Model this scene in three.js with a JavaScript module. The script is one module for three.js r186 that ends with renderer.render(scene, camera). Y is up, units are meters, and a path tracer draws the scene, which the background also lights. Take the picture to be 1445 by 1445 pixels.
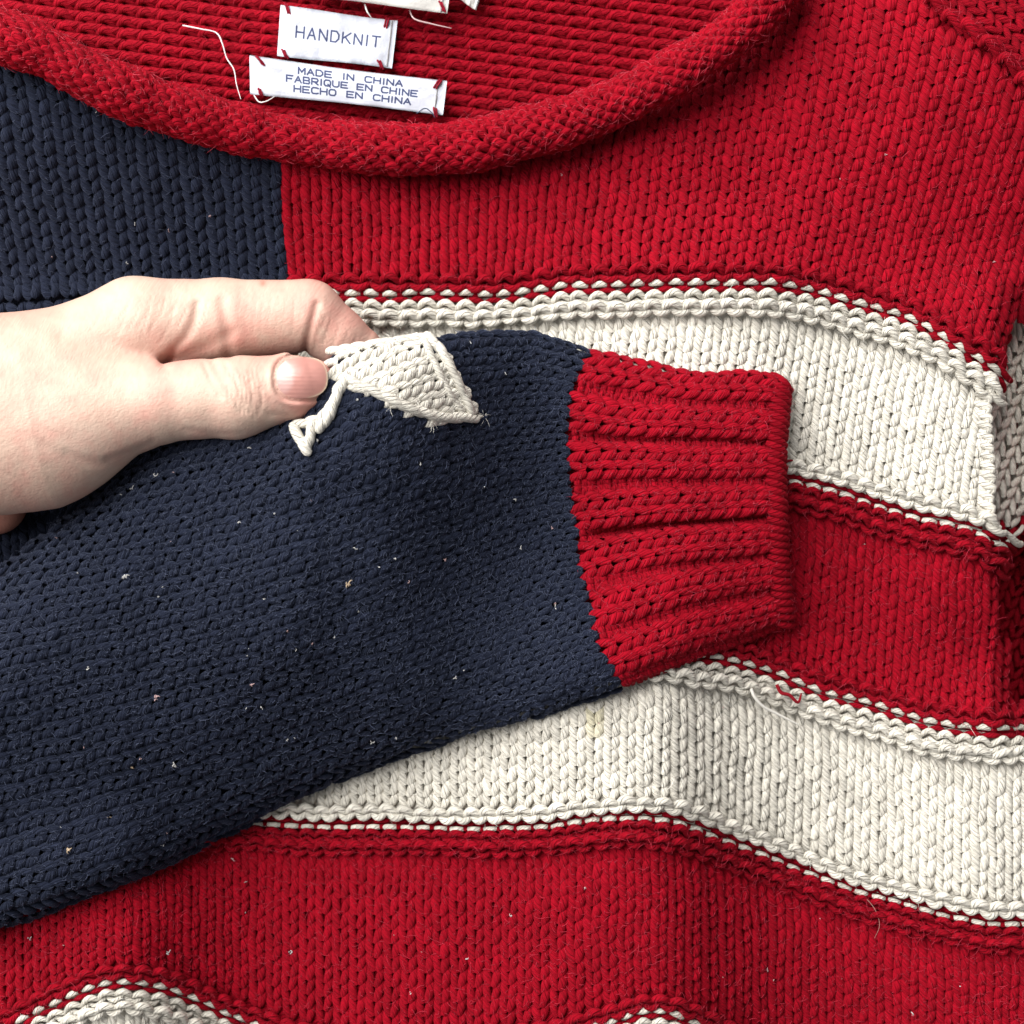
import * as THREE from 'three';
import { RectAreaLightUniformsLib } from 'three/addons/lights/RectAreaLightUniformsLib.js';
import { RoundedBoxGeometry } from 'three/addons/geometries/RoundedBoxGeometry.js';
import { mergeGeometries } from 'three/addons/utils/BufferGeometryUtils.js';

// ---------------------------------------------------------------- camera, light, exposure
// Measures on the sweater are kept in units of 0.2145 mm ("u"); the phone looks straight down from 1744 u (37 cm).
const S = 0.0002145, H = 1744, MID = 722.5;
const scene = new THREE.Scene();
const camera = new THREE.PerspectiveCamera(45, 1, 0.02, 12);
camera.position.set(0, H * S, 0);
camera.up.set(0, 0, -1);
camera.lookAt(0, 0, 0);
camera.focus = 0.354; camera.userData.fStop = 13;                    // the phone's lens opening of about 3 mm
const renderer = new THREE.WebGLRenderer({ antialias: true });
renderer.toneMapping = THREE.LinearToneMapping;
renderer.toneMappingExposure = 1.23;
renderer.shadowMap.enabled = true;
RectAreaLightUniformsLib.init();
scene.background = new THREE.Color().setRGB(0.22, 0.22, 0.23);      // the dim room all round
const WIN = { w: 1.5, h: 1.2, at: new THREE.Vector3(-0.62, 0.66, -0.64), to: new THREE.Vector3(0, 0, 0), power: 6.3 };
const windowLight = new THREE.RectAreaLight(new THREE.Color(1.0, 0.985, 0.96), WIN.power, WIN.w, WIN.h);
windowLight.name = 'window_daylight';
windowLight.position.copy(WIN.at); windowLight.lookAt(WIN.to);
windowLight.castShadow = true;
scene.add(windowLight);

// ---------------------------------------------------------------- helpers
let seed = 20240611;
const rnd = () => { seed = (seed + 0x6D2B79F5) | 0; let t = Math.imul(seed ^ (seed >>> 15), 1 | seed); t = (t + Math.imul(t ^ (t >>> 7), 61 | t)) ^ t; return ((t ^ (t >>> 14)) >>> 0) / 4294967296; };
const rr = (a, b) => a + (b - a) * rnd();
const clamp = (x, a = 0, b = 1) => Math.max(a, Math.min(b, x));
const lerp = (a, b, t) => a + (b - a) * t;
const sm = (a, b, x) => { const t = clamp((x - a) / (b - a)); return t * t * (3 - 2 * t); };
const gs = (x, c, w) => Math.exp(-(((x - c) / w) ** 2));
const hash2 = (i, j) => { let h = Math.imul(i, 374761393) + Math.imul(j, 668265263); h = Math.imul(h ^ (h >>> 13), 1274126177); return ((h ^ (h >>> 16)) >>> 0) / 4294967296; };
function vnoise(x, y) {
  const i = Math.floor(x), j = Math.floor(y), f = x - i, g = y - j, a = f * f * (3 - 2 * f), b = g * g * (3 - 2 * g);
  return lerp(lerp(hash2(i, j), hash2(i + 1, j), a), lerp(hash2(i, j + 1), hash2(i + 1, j + 1), a), b) * 2 - 1;
}
// monotone-ish cubic through measured points
function curve(pts) {
  const n = pts.length, d = [], m = [];
  for (let i = 0; i < n - 1; i++) d.push((pts[i + 1][1] - pts[i][1]) / (pts[i + 1][0] - pts[i][0]));
  for (let i = 0; i < n; i++) m.push(i === 0 ? d[0] : i === n - 1 ? d[n - 2] : (d[i - 1] + d[i]) / 2);
  return (x) => {
    if (x <= pts[0][0]) return pts[0][1] + m[0] * (x - pts[0][0]);
    if (x >= pts[n - 1][0]) return pts[n - 1][1] + m[n - 1] * (x - pts[n - 1][0]);
    let i = 0; while (x > pts[i + 1][0]) i++;
    const h = pts[i + 1][0] - pts[i][0], t = (x - pts[i][0]) / h, t2 = t * t, t3 = t2 * t;
    return (2 * t3 - 3 * t2 + 1) * pts[i][1] + (t3 - 2 * t2 + t) * h * m[i] + (-2 * t3 + 3 * t2) * pts[i + 1][1] + (t3 - t2) * h * m[i + 1];
  };
}
// a place measured on the sweater, at height z above the front's plane -> metres
const U = (x, y, z) => { const k = (1 - z / H) * S; return [(x - MID) * k, z * S, (y - MID) * k]; };
const sub = (a, b) => [a[0] - b[0], a[1] - b[1], a[2] - b[2]];
const crs = (a, b) => [a[1] * b[2] - a[2] * b[1], a[2] * b[0] - a[0] * b[2], a[0] * b[1] - a[1] * b[0]];
const nrm = (a) => { const l = Math.hypot(a[0], a[1], a[2]) || 1; return [a[0] / l, a[1] / l, a[2] / l]; };
// a sheet given as a height over (x, y): point raised by dz along its normal, and that normal
function field(hf) {
  const e = 3;
  return (x, y, dz = 0) => {
    const p = U(x, y, hf(x, y)), a = sub(U(x + e, y, hf(x + e, y)), p), b = sub(U(x, y + e, hf(x, y + e)), p);
    const n = nrm(crs(b, a));
    return { p: [p[0] + n[0] * dz * S, p[1] + n[1] * dz * S, p[2] + n[2] * dz * S], n };
  };
}
class Buf {
  constructor() { this.p = []; this.n = []; this.t = []; this.c = []; this.i = []; }
  get empty() { return this.i.length === 0; }
  // yarn or fibre: q = [{p, n}], r = radii in metres
  strand(q, r, col, arc = 2.05, K = 8, flat = 1, phase = rnd()) {
    const M = q.length, base = this.p.length / 3; let len = 0;
    const r0 = Math.max(...r), shade = 1 + rr(-0.09, 0.09);
    for (let i = 0; i < M; i++) {
      const a = q[Math.max(0, i - 1)].p, b = q[Math.min(M - 1, i + 1)].p, T = nrm(sub(b, a));
      const B = nrm(crs(T, q[i].n)), N = crs(B, T);
      if (i) { const d = sub(q[i].p, q[i - 1].p); len += Math.hypot(d[0], d[1], d[2]); }
      for (let j = 0; j <= K; j++) {
        const an = lerp(-arc, arc, j / K), c = Math.cos(an), s = Math.sin(an);
        const cf = c * flat, d = [N[0] * cf + B[0] * s, N[1] * cf + B[1] * s, N[2] * cf + B[2] * s], m = [N[0] * c + B[0] * s * flat, N[1] * c + B[1] * s * flat, N[2] * c + B[2] * s * flat];
        this.p.push(q[i].p[0] + d[0] * r[i], q[i].p[1] + d[1] * r[i], q[i].p[2] + d[2] * r[i]);
        this.n.push(...nrm(m));
        this.t.push(len / (2 * Math.PI * r0) + phase * 7, an / (2 * Math.PI));
        this.c.push(col[0] * shade, col[1] * shade, col[2] * shade);
        if (i && j) {
          const v = base + i * (K + 1) + j, w = v - K - 1;
          this.i.push(w - 1, w, v, w - 1, v, v - 1);
        }
      }
    }
  }
  // a plain sheet, n x m points
  sheet(fn, n, m, col) {
    const base = this.p.length / 3;
    for (let i = 0; i <= n; i++) for (let j = 0; j <= m; j++) {
      const { p, n: nn } = fn(i / n, j / m);
      this.p.push(...p); this.n.push(...nn); this.t.push(i * 0.35, j * 0.35); this.c.push(...(typeof col === 'function' ? col(i / n, j / m) : col));
      if (i && j) { const v = base + i * (m + 1) + j, w = v - m - 1; this.i.push(w - 1, v, w, w - 1, v - 1, v); }
    }
  }
  geometry() {
    const g = new THREE.BufferGeometry();
    g.setAttribute('position', new THREE.BufferAttribute(new Float32Array(this.p), 3));
    g.setAttribute('normal', new THREE.BufferAttribute(new Float32Array(this.n), 3));
    g.setAttribute('uv', new THREE.BufferAttribute(new Float32Array(this.t), 2));
    g.setAttribute('color', new THREE.BufferAttribute(new Float32Array(this.c), 3));
    g.setIndex(this.i);
    return g;
  }
  // turn faces so that their winding agrees with the normals
  build(name, material, parent, extra = {}) {
    const p = this.p, n = this.n, I = this.i;
    for (let k = 0; k < I.length; k += 3) {
      const a = I[k] * 3, b = I[k + 1] * 3, c = I[k + 2] * 3;
      const f = crs([p[b] - p[a], p[b + 1] - p[a + 1], p[b + 2] - p[a + 2]], [p[c] - p[a], p[c + 1] - p[a + 1], p[c + 2] - p[a + 2]]);
      if (f[0] * n[a] + f[1] * n[a + 1] + f[2] * n[a + 2] < 0) { const x = I[k + 1]; I[k + 1] = I[k + 2]; I[k + 2] = x; }
    }
    return put(this.geometry(), name, material, parent, extra);
  }
}
const used = {};
const numbered = (parent, name) => { const k = parent.uuid + name, n = used[k] = (used[k] ?? -1) + 1; return n ? `${name}_${String(n).padStart(3, '0')}` : name; };
function put(geometry, name, material, parent, extra = {}) {
  const m = new THREE.Mesh(geometry, material);
  m.name = numbered(parent, name); m.castShadow = m.receiveShadow = true;
  Object.assign(m.userData, extra);
  parent.add(m);
  return m;
}
function thing(name, label, category) {
  const g = new THREE.Group(); g.name = numbered(scene, name); g.userData = { label, category };
  scene.add(g); return g;
}
function dataTex(n, fn, repeat = true) {
  const a = new Uint8Array(n * n * 4);
  for (let j = 0; j < n; j++) for (let i = 0; i < n; i++) {
    const v = clamp(fn(i / n, j / n)) * 255, k = (j * n + i) * 4;
    a[k] = a[k + 1] = a[k + 2] = v; a[k + 3] = 255;
  }
  const t = new THREE.DataTexture(a, n, n);
  if (repeat) t.wrapS = t.wrapT = THREE.RepeatWrapping;
  t.magFilter = t.minFilter = THREE.LinearFilter; t.needsUpdate = true;
  return t;
}
// periodic noise with given lattice counts
const pnoise = (x, y, nx, ny, s) => {
  const i = Math.floor(x * nx), j = Math.floor(y * ny), f = x * nx - i, g = y * ny - j, a = f * f * (3 - 2 * f), b = g * g * (3 - 2 * g);
  const h = (p, q) => hash2(((p % nx) + nx) % nx + s * 131, ((q % ny) + ny) % ny + s * 977);
  return lerp(lerp(h(i, j), h(i + 1, j), a), lerp(h(i, j + 1), h(i + 1, j + 1), a), b);
};

// ---------------------------------------------------------------- materials
// Twisted plies: ridges that wind round the strand, with single fibres lying along them.
const plyTex = dataTex(512, (u, v) => {
  const ph = (5 * v + 5 * u + 0.12 * (pnoise(u, v, 6, 6, 1) - 0.5)) % 1, across = Math.abs(Math.sin(Math.PI * ((ph + 1) % 1))) ** 0.4;
  const w = (v + u + 4) % 1, fib = pnoise(w, (u + 4) % 1, 34, 5, 2) * 0.5 + pnoise(w, (u + 4) % 1, 80, 9, 3) * 0.5;
  return across * 0.5 + fib * 0.5;
});
// single fibres of a strand took the dye a little differently
const dyeTex = dataTex(256, (u, v) => { const w = (v + u + 4) % 1; return 0.62 + 0.38 * (0.55 * pnoise(w, u, 38, 6, 7) + 0.45 * pnoise(w, u, 84, 14, 8)) ; });
const yarnMat = (rough, sheen, sheenCol, bump = 0.0008) => new THREE.MeshPhysicalMaterial({
  vertexColors: true, roughness: rough, sheen, sheenRoughness: 0.55, sheenColor: new THREE.Color().setRGB(...sheenCol), bumpMap: plyTex, bumpScale: bump, map: dyeTex, specularIntensity: 0.22, side: THREE.DoubleSide,
});
const MAT = {
  red: yarnMat(0.9, 0.2, [0.5, 0.03, 0.06], 0.0007),
  white: yarnMat(0.85, 0.2, [0.6, 0.58, 0.55]),
  navy: yarnMat(0.9, 0.6, [0.2, 0.24, 0.36]),
  fuzz: new THREE.MeshStandardMaterial({ vertexColors: true, roughness: 0.8, side: THREE.DoubleSide }),
};
const RED = [0.33, 0.0013, 0.0115], WHITE = [0.89, 0.84, 0.735], NAVY = [0.0148, 0.0192, 0.0375];
const tone = (c, k = 0.1) => { const f = 1 + rr(-k, k); return [c[0] * f, c[1] * f, c[2] * f]; };

// loose fibres that stand off the yarn
function fibre(buf, q, col, len, rad, lift = 0.7) {
  const a = rr(0, 6.283), n = q.n, t1 = nrm(crs(n, [0.3, 0.2, 0.9])), t2 = crs(n, t1);
  let d = [0, 1, 2].map((k) => t1[k] * Math.cos(a) + t2[k] * Math.sin(a) + n[k] * rr(0.1, lift));
  const out = []; let p = q.p.slice(); const cu = rr(-0.9, 0.9), cn = rr(-0.6, 0.1);
  const M = 5;
  for (let i = 0; i < M; i++) {
    out.push({ p: p.slice(), n });
    d = nrm([0, 1, 2].map((k) => d[k] + cu * (t2[k] * Math.cos(a) - t1[k] * Math.sin(a)) * 0.5 + n[k] * cn * 0.5));
    p = [0, 1, 2].map((k) => p[k] + d[k] * len * S / (M - 1));
  }
  buf.strand(out, [rad, rad, rad * 0.9, rad * 0.7, rad * 0.25].map((x) => x * S), col, 2.1, 2);
}

// ---------------------------------------------------------------- the setting
{
  const top = new THREE.BoxGeometry(1.6, 0.03, 1.2);
  const m = new THREE.MeshStandardMaterial({ color: new THREE.Color().setRGB(0.16, 0.09, 0.05), roughness: 0.55, bumpMap: dataTex(256, (u, v) => pnoise(u, v, 4, 60, 5)), bumpScale: 0.0003 });
  const t = put(top, 'tabletop', m, scene, { kind: 'structure', label: 'brown wooden tabletop under the spread sweater' });
  t.position.set(0, -0.062, 0);
  // the window that lights the sweater
  const w = thing('window', 'tall bright window pane in a white frame that lights the sweater', 'window');
  w.position.copy(WIN.at); w.lookAt(WIN.to);
  const pane = put(new THREE.BoxGeometry(WIN.w, WIN.h, 0.006), 'pane', new THREE.MeshStandardMaterial({ color: 0x888888, roughness: 0.4, emissive: new THREE.Color(1, 0.985, 0.96), emissiveIntensity: 0.8 }), w);
  pane.position.z = -0.02; pane.castShadow = false;
  const fm = new THREE.MeshStandardMaterial({ color: 0xdddddd, roughness: 0.6 });
  for (const [x, y, a, b] of [[0, 1, 1, 0], [0, -1, 1, 0], [1, 0, 0, 1], [-1, 0, 0, 1]]) {
    const f = put(new RoundedBoxGeometry(a ? WIN.w + 0.16 : 0.08, b ? WIN.h : 0.08, 0.06, 2, 0.01), 'frame', fm, w);
    f.position.set(x * (WIN.w / 2 + 0.042), y * (WIN.h / 2 + 0.042), -0.02);
  }
}

// ---------------------------------------------------------------- the front of the sweater
const cA = curve([[-80, 440], [200, 426], [480, 413], [610, 415], [691, 415], [747, 410], [797, 406], [887, 402], [960, 400], [1027, 400], [1079, 402], [1121, 407], [1149, 412], [1190, 423], [1239, 437], [1287, 453], [1332, 475], [1370, 502], [1391, 515], [1420, 545], [1500, 620]]);
const cB = curve([[-80, 690], [500, 690], [900, 665], [1000, 662], [1060, 667], [1111, 679], [1138, 686], [1190, 698], [1242, 715], [1294, 731], [1346, 744], [1367, 750], [1400, 768], [1450, 800], [1530, 840]]);
const cC = curve([[-80, 960], [500, 950], [800, 925], [920, 915], [986, 924], [1046, 935], [1091, 949], [1167, 975], [1232, 993], [1267, 1004], [1312, 1017], [1387, 1028], [1442, 1033], [1530, 1040]]);
const cD = curve([[-80, 1175], [200, 1166], [369, 1161], [443, 1166], [523, 1165], [623, 1167], [718, 1168], [805, 1163], [870, 1156], [906, 1155], [961, 1163], [1026, 1188], [1106, 1216], [1156, 1236], [1222, 1260], [1297, 1281], [1352, 1294], [1392, 1301], [1442, 1303], [1530, 1300]]);
const cE = curve([[-80, 1480], [0, 1450], [30, 1437], [65, 1420], [100, 1404], [130, 1391], [164, 1382], [199, 1384], [229, 1390], [254, 1399], [279, 1409], [304, 1420], [329, 1429], [359, 1440], [420, 1460], [550, 1475], [700, 1472], [820, 1452], [870, 1437], [890, 1430], [920, 1424], [946, 1427], [966, 1435], [981, 1442], [1050, 1475], [1200, 1530], [1530, 1560]]);
const cZ = curve([[-80, -75], [500, -60], [900, -60], [1200, -45], [1350, -30], [1500, 0]]);

const lam = curve([[-100, 1], [400, 1], [680, 0.45], [950, 0.2], [1200, 0.05], [1445, 0], [1700, 0]]);
const gTab = []; { let g = 0; for (let y = 1600; y >= -200; y -= 10) { gTab[(y + 200) / 10] = g; g += 10 * lam(y - 5); } }
const gLean = (y) => { const f = clamp((y + 200) / 10, 0, 179.99), i = Math.floor(f); return lerp(gTab[i], gTab[i + 1], f - i); };
const XU = (u, y) => u + 0.0004 * (u - 560) * gLean(y);             // where column u runs at height y
const PITCH = 23.6, UB = 423;                                       // stitch column width; column where navy meets red

// neckline roll: centre line and half width
const rollPts = [[-70, 22], [0, 50], [60, 72], [120, 105], [200, 140], [300, 172], [400, 195], [500, 208], [600, 211], [670, 205], [735, 189], [800, 172], [870, 145], [930, 115], [985, 82], [1035, 48], [1080, 5], [1120, -50]];
const rollY = curve(rollPts);
const seamY = curve([[1290, -40], [1321, 12], [1342, 31], [1369, 46], [1394, 68], [1436, 110], [1500, 170]]);
const edgeX = curve([[100, 1540], [380, 1490], [430, 1447], [458, 1436], [483, 1409], [528, 1397], [590, 1391], [653, 1395], [736, 1397], [769, 1409], [880, 1411], [960, 1419], [1015, 1442], [1060, 1490], [1200, 1560]]);

function bodyH(x, y) {
  let h = 0;
  h += 92 * gs(x, 912 + (y - 1150) * 0.03, x < 912 ? 270 : 118) * sm(720, 1000, y);
  h += 34 * gs(x, 1000, 190) * sm(250, 400, y) * (1 - sm(700, 900, y));
  h += 46 * gs(x, 1372, 120) * sm(330, 480, y) * (1 - sm(780, 1000, y));
  h -= 55 * sm(1394, 1446, x) * sm(380, 480, y) * (1 - sm(980, 1100, y));
  h += 60 * sm(1120, 1440, x) * sm(900, 1050, y);
  h += 92 * gs(x, 160, x < 160 ? 200 : 115) * sm(1100, 1330, y);
  h += 70 * sm(1020, 1420, x) * (1 - sm(60, 430, y));
  h -= 10 * sm(90, 0, y - rollY(Math.min(x, 1100))) * (x < 1100 ? 1 : 0) * (1 - sm(850, 1080, x));
  h += (120 * (1 - sm(60, 440, y)) - 44) * (1 - sm(330, 620, x));
  h += 3.5 * vnoise(x / 150, y / 170) + 2 * vnoise(x / 60 + 7, y / 70);
  return h;
}
const body = field(bodyH);
const bodyUY = (u, y, dz) => body(XU(u, y) + 2.2 * vnoise(u / 70, y / 55) + 1.1 * vnoise(u / 23, y / 31 + 40), y + 1.8 * vnoise(u / 60 + 30, y / 60) + 1.2 * vnoise(u / 21, y / 27 + 90), dz);

// the sleeve that the hand holds: outline, direction of its stitch columns, height
const sT = curve([[-90, 875], [-30, 828], [0, 803], [75, 742], [140, 685], [220, 600], [330, 556], [400, 548], [440, 524], [462, 498], [490, 490], [540, 484], [610, 476], [700, 467], [770, 472], [835, 493], [900, 512], [1000, 530], [1085, 534], [1112, 546], [1160, 560]]);
const sB = curve([[-90, 1343], [0, 1308], [100, 1270], [190, 1235], [280, 1195], [370, 1150], [500, 1090], [620, 1048], [760, 1008], [870, 970], [940, 943], [1040, 910], [1115, 880], [1160, 868]]);
const gT = curve([[-90, 715], [0, 690], [200, 635], [400, 570], [500, 518], [620, 476], [700, 467], [770, 472], [835, 493], [900, 512], [1000, 530], [1085, 534], [1112, 546], [1160, 560]]);
const gM = curve([[-90, 1000], [0, 978], [170, 934], [344, 886], [500, 836], [620, 790], [740, 748], [835, 728], [960, 716], [1112, 712], [1160, 712]]);
const gB = curve([[-90, 1338], [0, 1312], [200, 1250], [400, 1160], [620, 1055], [760, 1010], [870, 970], [940, 943], [1040, 910], [1115, 880], [1160, 868]]);
const GY = (x, t) => 2 * (t - 0.5) * (t - 1) * gT(x) - 4 * t * (t - 1) * gM(x) + 2 * t * (t - 0.5) * gB(x);
const cuffX = curve([[-0.1, 850], [0, 836], [0.1, 815], [0.22, 803], [0.35, 805], [0.52, 812], [0.7, 825], [0.87, 847], [1, 874], [1.1, 890]]);
const rimX = curve([[-0.1, 1118], [0, 1113], [0.1, 1110], [0.3, 1105], [0.6, 1107], [0.85, 1112], [0.97, 1118], [1.1, 1120]]);
const zTop = curve([[-90, 55], [150, 70], [330, 100], [430, 126], [520, 128], [600, 108], [700, 66], [835, 40], [950, 30], [1112, 24]]);
const thick = curve([[-90, 120], [100, 118], [300, 108], [450, 104], [560, 98], [660, 60], [740, 42], [835, 44], [950, 44], [1112, 34]]);
function sleeveH(x, y) {
  const a = sT(x), b = sB(x), t = (y - a) / (b - a), tt = clamp(t), e = 2 * tt - 1;
  let z = lerp(Math.max(zTop(x), bodyH(x, y) + 12), bodyH(x, y) + 14, sm(0, 1, tt)) + thick(x) * Math.sqrt(Math.max(0, 1 - Math.abs(e) ** 3.2));
  z += 46 * gs(x, 360 + (y - 850) * 0.5, 190) * gs(tt, 0.58, 0.27);
  z -= 20 * gs(x, 770, 80) * gs(tt, 0.35, 0.3);                        // the dip before the cuff
  z += 9 * gs(x - 640 - (y - 700) * 0.9, 0, 90) * sm(560, 700, y);
  z += 3 * vnoise(x / 90 + 3, y / 80) ;
  if (t < 0) z += t * (b - a) * 2.6;
  if (t > 1) z -= (t - 1) * (b - a) * 2.6;
  const end = rimX(tt) - x;
  if (end < 22) z -= 20 * (1 - Math.sqrt(Math.max(0, 1 - (1 - Math.max(0, end) / 22) ** 2)));
  return z;
}
const sleeve = field(sleeveH);
const inSleeve = (x, y, m) => x > -100 && x < 1112 - m && y > sT(x) + m && y < sB(x) - m;
const inHand = (x, y) => x < 440 && y > (x < 220 ? 475 : 430) && y < 600;

const sweater = thing('sweater', 'chunky red, cream and navy striped knit sweater lying spread out under the hand', 'sweater');

// knit "V": two legs; F(a, b, dz) with a across the column (1 = one column) and b along it (1 = one row, V points to +b)
function fluff(buf, q, rad, col, count, len) {
  for (let k = count; k > 0; k--) if (k >= 1 || rnd() < k) {
    const c = q[1 + Math.floor(rnd() * (q.length - 2))], far = rnd() < 0.14, o = rad * S * 0.85;
    fibre(buf, { p: [c.p[0] + c.n[0] * o, c.p[1] + c.n[1] * o, c.p[2] + c.n[2] * o], n: c.n }, tone(col, 0.3), far ? len * rr(0.9, 1.5) : len * rr(0.35, 0.75), rr(0.2, 0.36), far ? 0.9 : 0.6);
  }
}
function knitV(buf, F, rad, col, fuzz, fz = 0, fcol = null, lean = 1, len = 13) {
  const ty = rr(-0.04, 0.04), tr = 1 + rr(-0.07, 0.07);
  for (const s of [-1, 1]) {
    const q = [], r = [], M = 8, j1 = rr(-0.03, 0.03), j2 = ty + rr(-0.05, 0.05), jr = tr * (1 + rr(-0.08, 0.08)), jz = rr(-0.9, 0.9);
    const a0 = lerp(0.18, 0.055, lean), a1 = lerp(0.25, 0.40, lean), b0 = lerp(0.82, 0.56, lean), b1 = -lerp(0.86, 0.66, lean);
    for (let i = 0; i < M; i++) {
      const t = i / (M - 1);
      q.push(F(s * (lerp(a0, a1, t) + 0.05 * Math.sin(Math.PI * t)) + j1, lerp(b0, b1, t) + j2, jz + lerp(0.15, -0.5, t) * rad + 0.34 * rad * Math.sin(Math.PI * t)));
      r.push(rad * jr * S * (0.64 + 0.4 * Math.sin(Math.PI * clamp(t * 0.86 + 0.05)) ** 0.7) * (1 + rr(-0.06, 0.06)));
    }
    buf.strand(q, r, tone(col), 2.05, 8, 0.74);
    if (fz) fluff(fuzz, q, rad * 0.8, fcol, fz, len);
  }
}
// purl bump: an arch across the column; rise in units of b
function purl(buf, F, rad, col, { half = 0.58, rise = -0.5, z0 = -0.7, z1 = 0.75, M = 9 } = {}, fuzz, fz = 0, fcol = null) {
  const q = [], r = [], j = rr(-0.04, 0.04), jr = 1 + rr(-0.1, 0.1), jb = rr(-0.06, 0.06);
  for (let i = 0; i < M; i++) {
    const t = i / (M - 1), w = Math.sin(Math.PI * t);
    q.push(F(lerp(-half, half, t) + j, rise * (w - 0.5) + jb, rad * lerp(z0, z1, w ** 0.8)));
    r.push(rad * jr * S * (0.62 + 0.38 * w ** 0.7));
  }
  buf.strand(q, r, tone(col));
  if (fz) fluff(fuzz, q, rad, fcol, fz, 14);
}
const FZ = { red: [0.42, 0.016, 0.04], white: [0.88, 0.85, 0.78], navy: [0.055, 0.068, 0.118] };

// rows of the front, from the neck down; every row has a y(x), a kind and a part
let bandId = 0;
const rows = [];
let ridgeId = 0;
const row = (y, kind, part, color, dz = 0, rad = 1) => { if (kind === 'garter') ridgeId++; rows.push({ y, kind, color, dz, rad, part: /ridge/.test(part) ? `${part}#${ridgeId}` : /garter|dash/.test(part) ? `${part}#${bandId}` : part, bandId }); };
const between = (f1, o1, f2, o2, part, color, dzf = () => 0) => {
  const n = Math.max(1, Math.round((f2(900) + o2 - f1(900) - o1) / 17.4));
  for (let i = 0; i < n; i++) { const f = (i + 0.5) / n; row((x) => lerp(f1(x) + o1, f2(x) + o2, f), 'knit', part, color, dzf(f)); }
};
const upperBand = (c) => { bandId++;           // red ridge, cream dashes, red row, two cream ridges
  row((x) => c(x) - 18, 'garter', 'garter_ridge_red', 'red', 8, 1);
  row((x) => c(x) - 9, 'loop', 'garter_ridge_red', 'red', 8, 0.9);
  row((x) => c(x), 'dash', 'dash_row', 'white', 5);
  row((x) => c(x) + 9, 'bead', 'garter_row_red', 'red', 4, 0.8);
  row((x) => c(x) + 18, 'garter', 'garter_ridge_white', 'white', 4, 0.86);
  row((x) => c(x) + 25, 'loop', 'garter_ridge_white', 'white', 4, 0.8);
  row((x) => c(x) + 34, 'garter', 'garter_ridge_white', 'white', 12, 1);
  row((x) => c(x) + 41, 'loop', 'garter_ridge_white', 'white', 9, 0.9);
};
const lowerBand = (c) => { bandId++;           // one cream ridge, red row, cream dashes, two red ridges
  row((x) => c(x) - 25, 'garter', 'garter_ridge_white', 'white', 11, 1.05);
  row((x) => c(x) - 18, 'loop', 'garter_ridge_white', 'white', 11, 1);
  row((x) => c(x) - 9, 'bead', 'garter_row_red', 'red', 4, 0.85);
  row((x) => c(x), 'dash', 'dash_row', 'white', 4);
  row((x) => c(x) + 9, 'garter', 'garter_ridge_red', 'red', 7, 0.86);
  row((x) => c(x) + 16, 'loop', 'garter_ridge_red', 'red', 4, 0.82);
  row((x) => c(x) + 26, 'garter', 'garter_ridge_red', 'red', 8, 0.95);
  row((x) => c(x) + 34, 'loop', 'garter_ridge_red', 'red', 3, 0.85);
};
const dip = (f) => -5 * (gs(f, 0, 0.16)) - 2 * gs(f, 1, 0.1);
between(cZ, 0, cA, -26, 'yoke', 'red');
upperBand(cA); between(cA, 45, cB, -31, 'stripe_white', 'white', dip); lowerBand(cB);
between(cB, 41, cC, -26, 'stripe_red', 'red', dip);
upperBand(cC); between(cC, 45, cD, -31, 'stripe_white_2', 'white', dip); lowerBand(cD);
between(cD, 41, cE, -26, 'stripe_red_2', 'red', dip);
upperBand(cE); between(cE, 45, (x) => cE(x) + 190, 0, 'stripe_white_3', 'white', dip);

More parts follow.
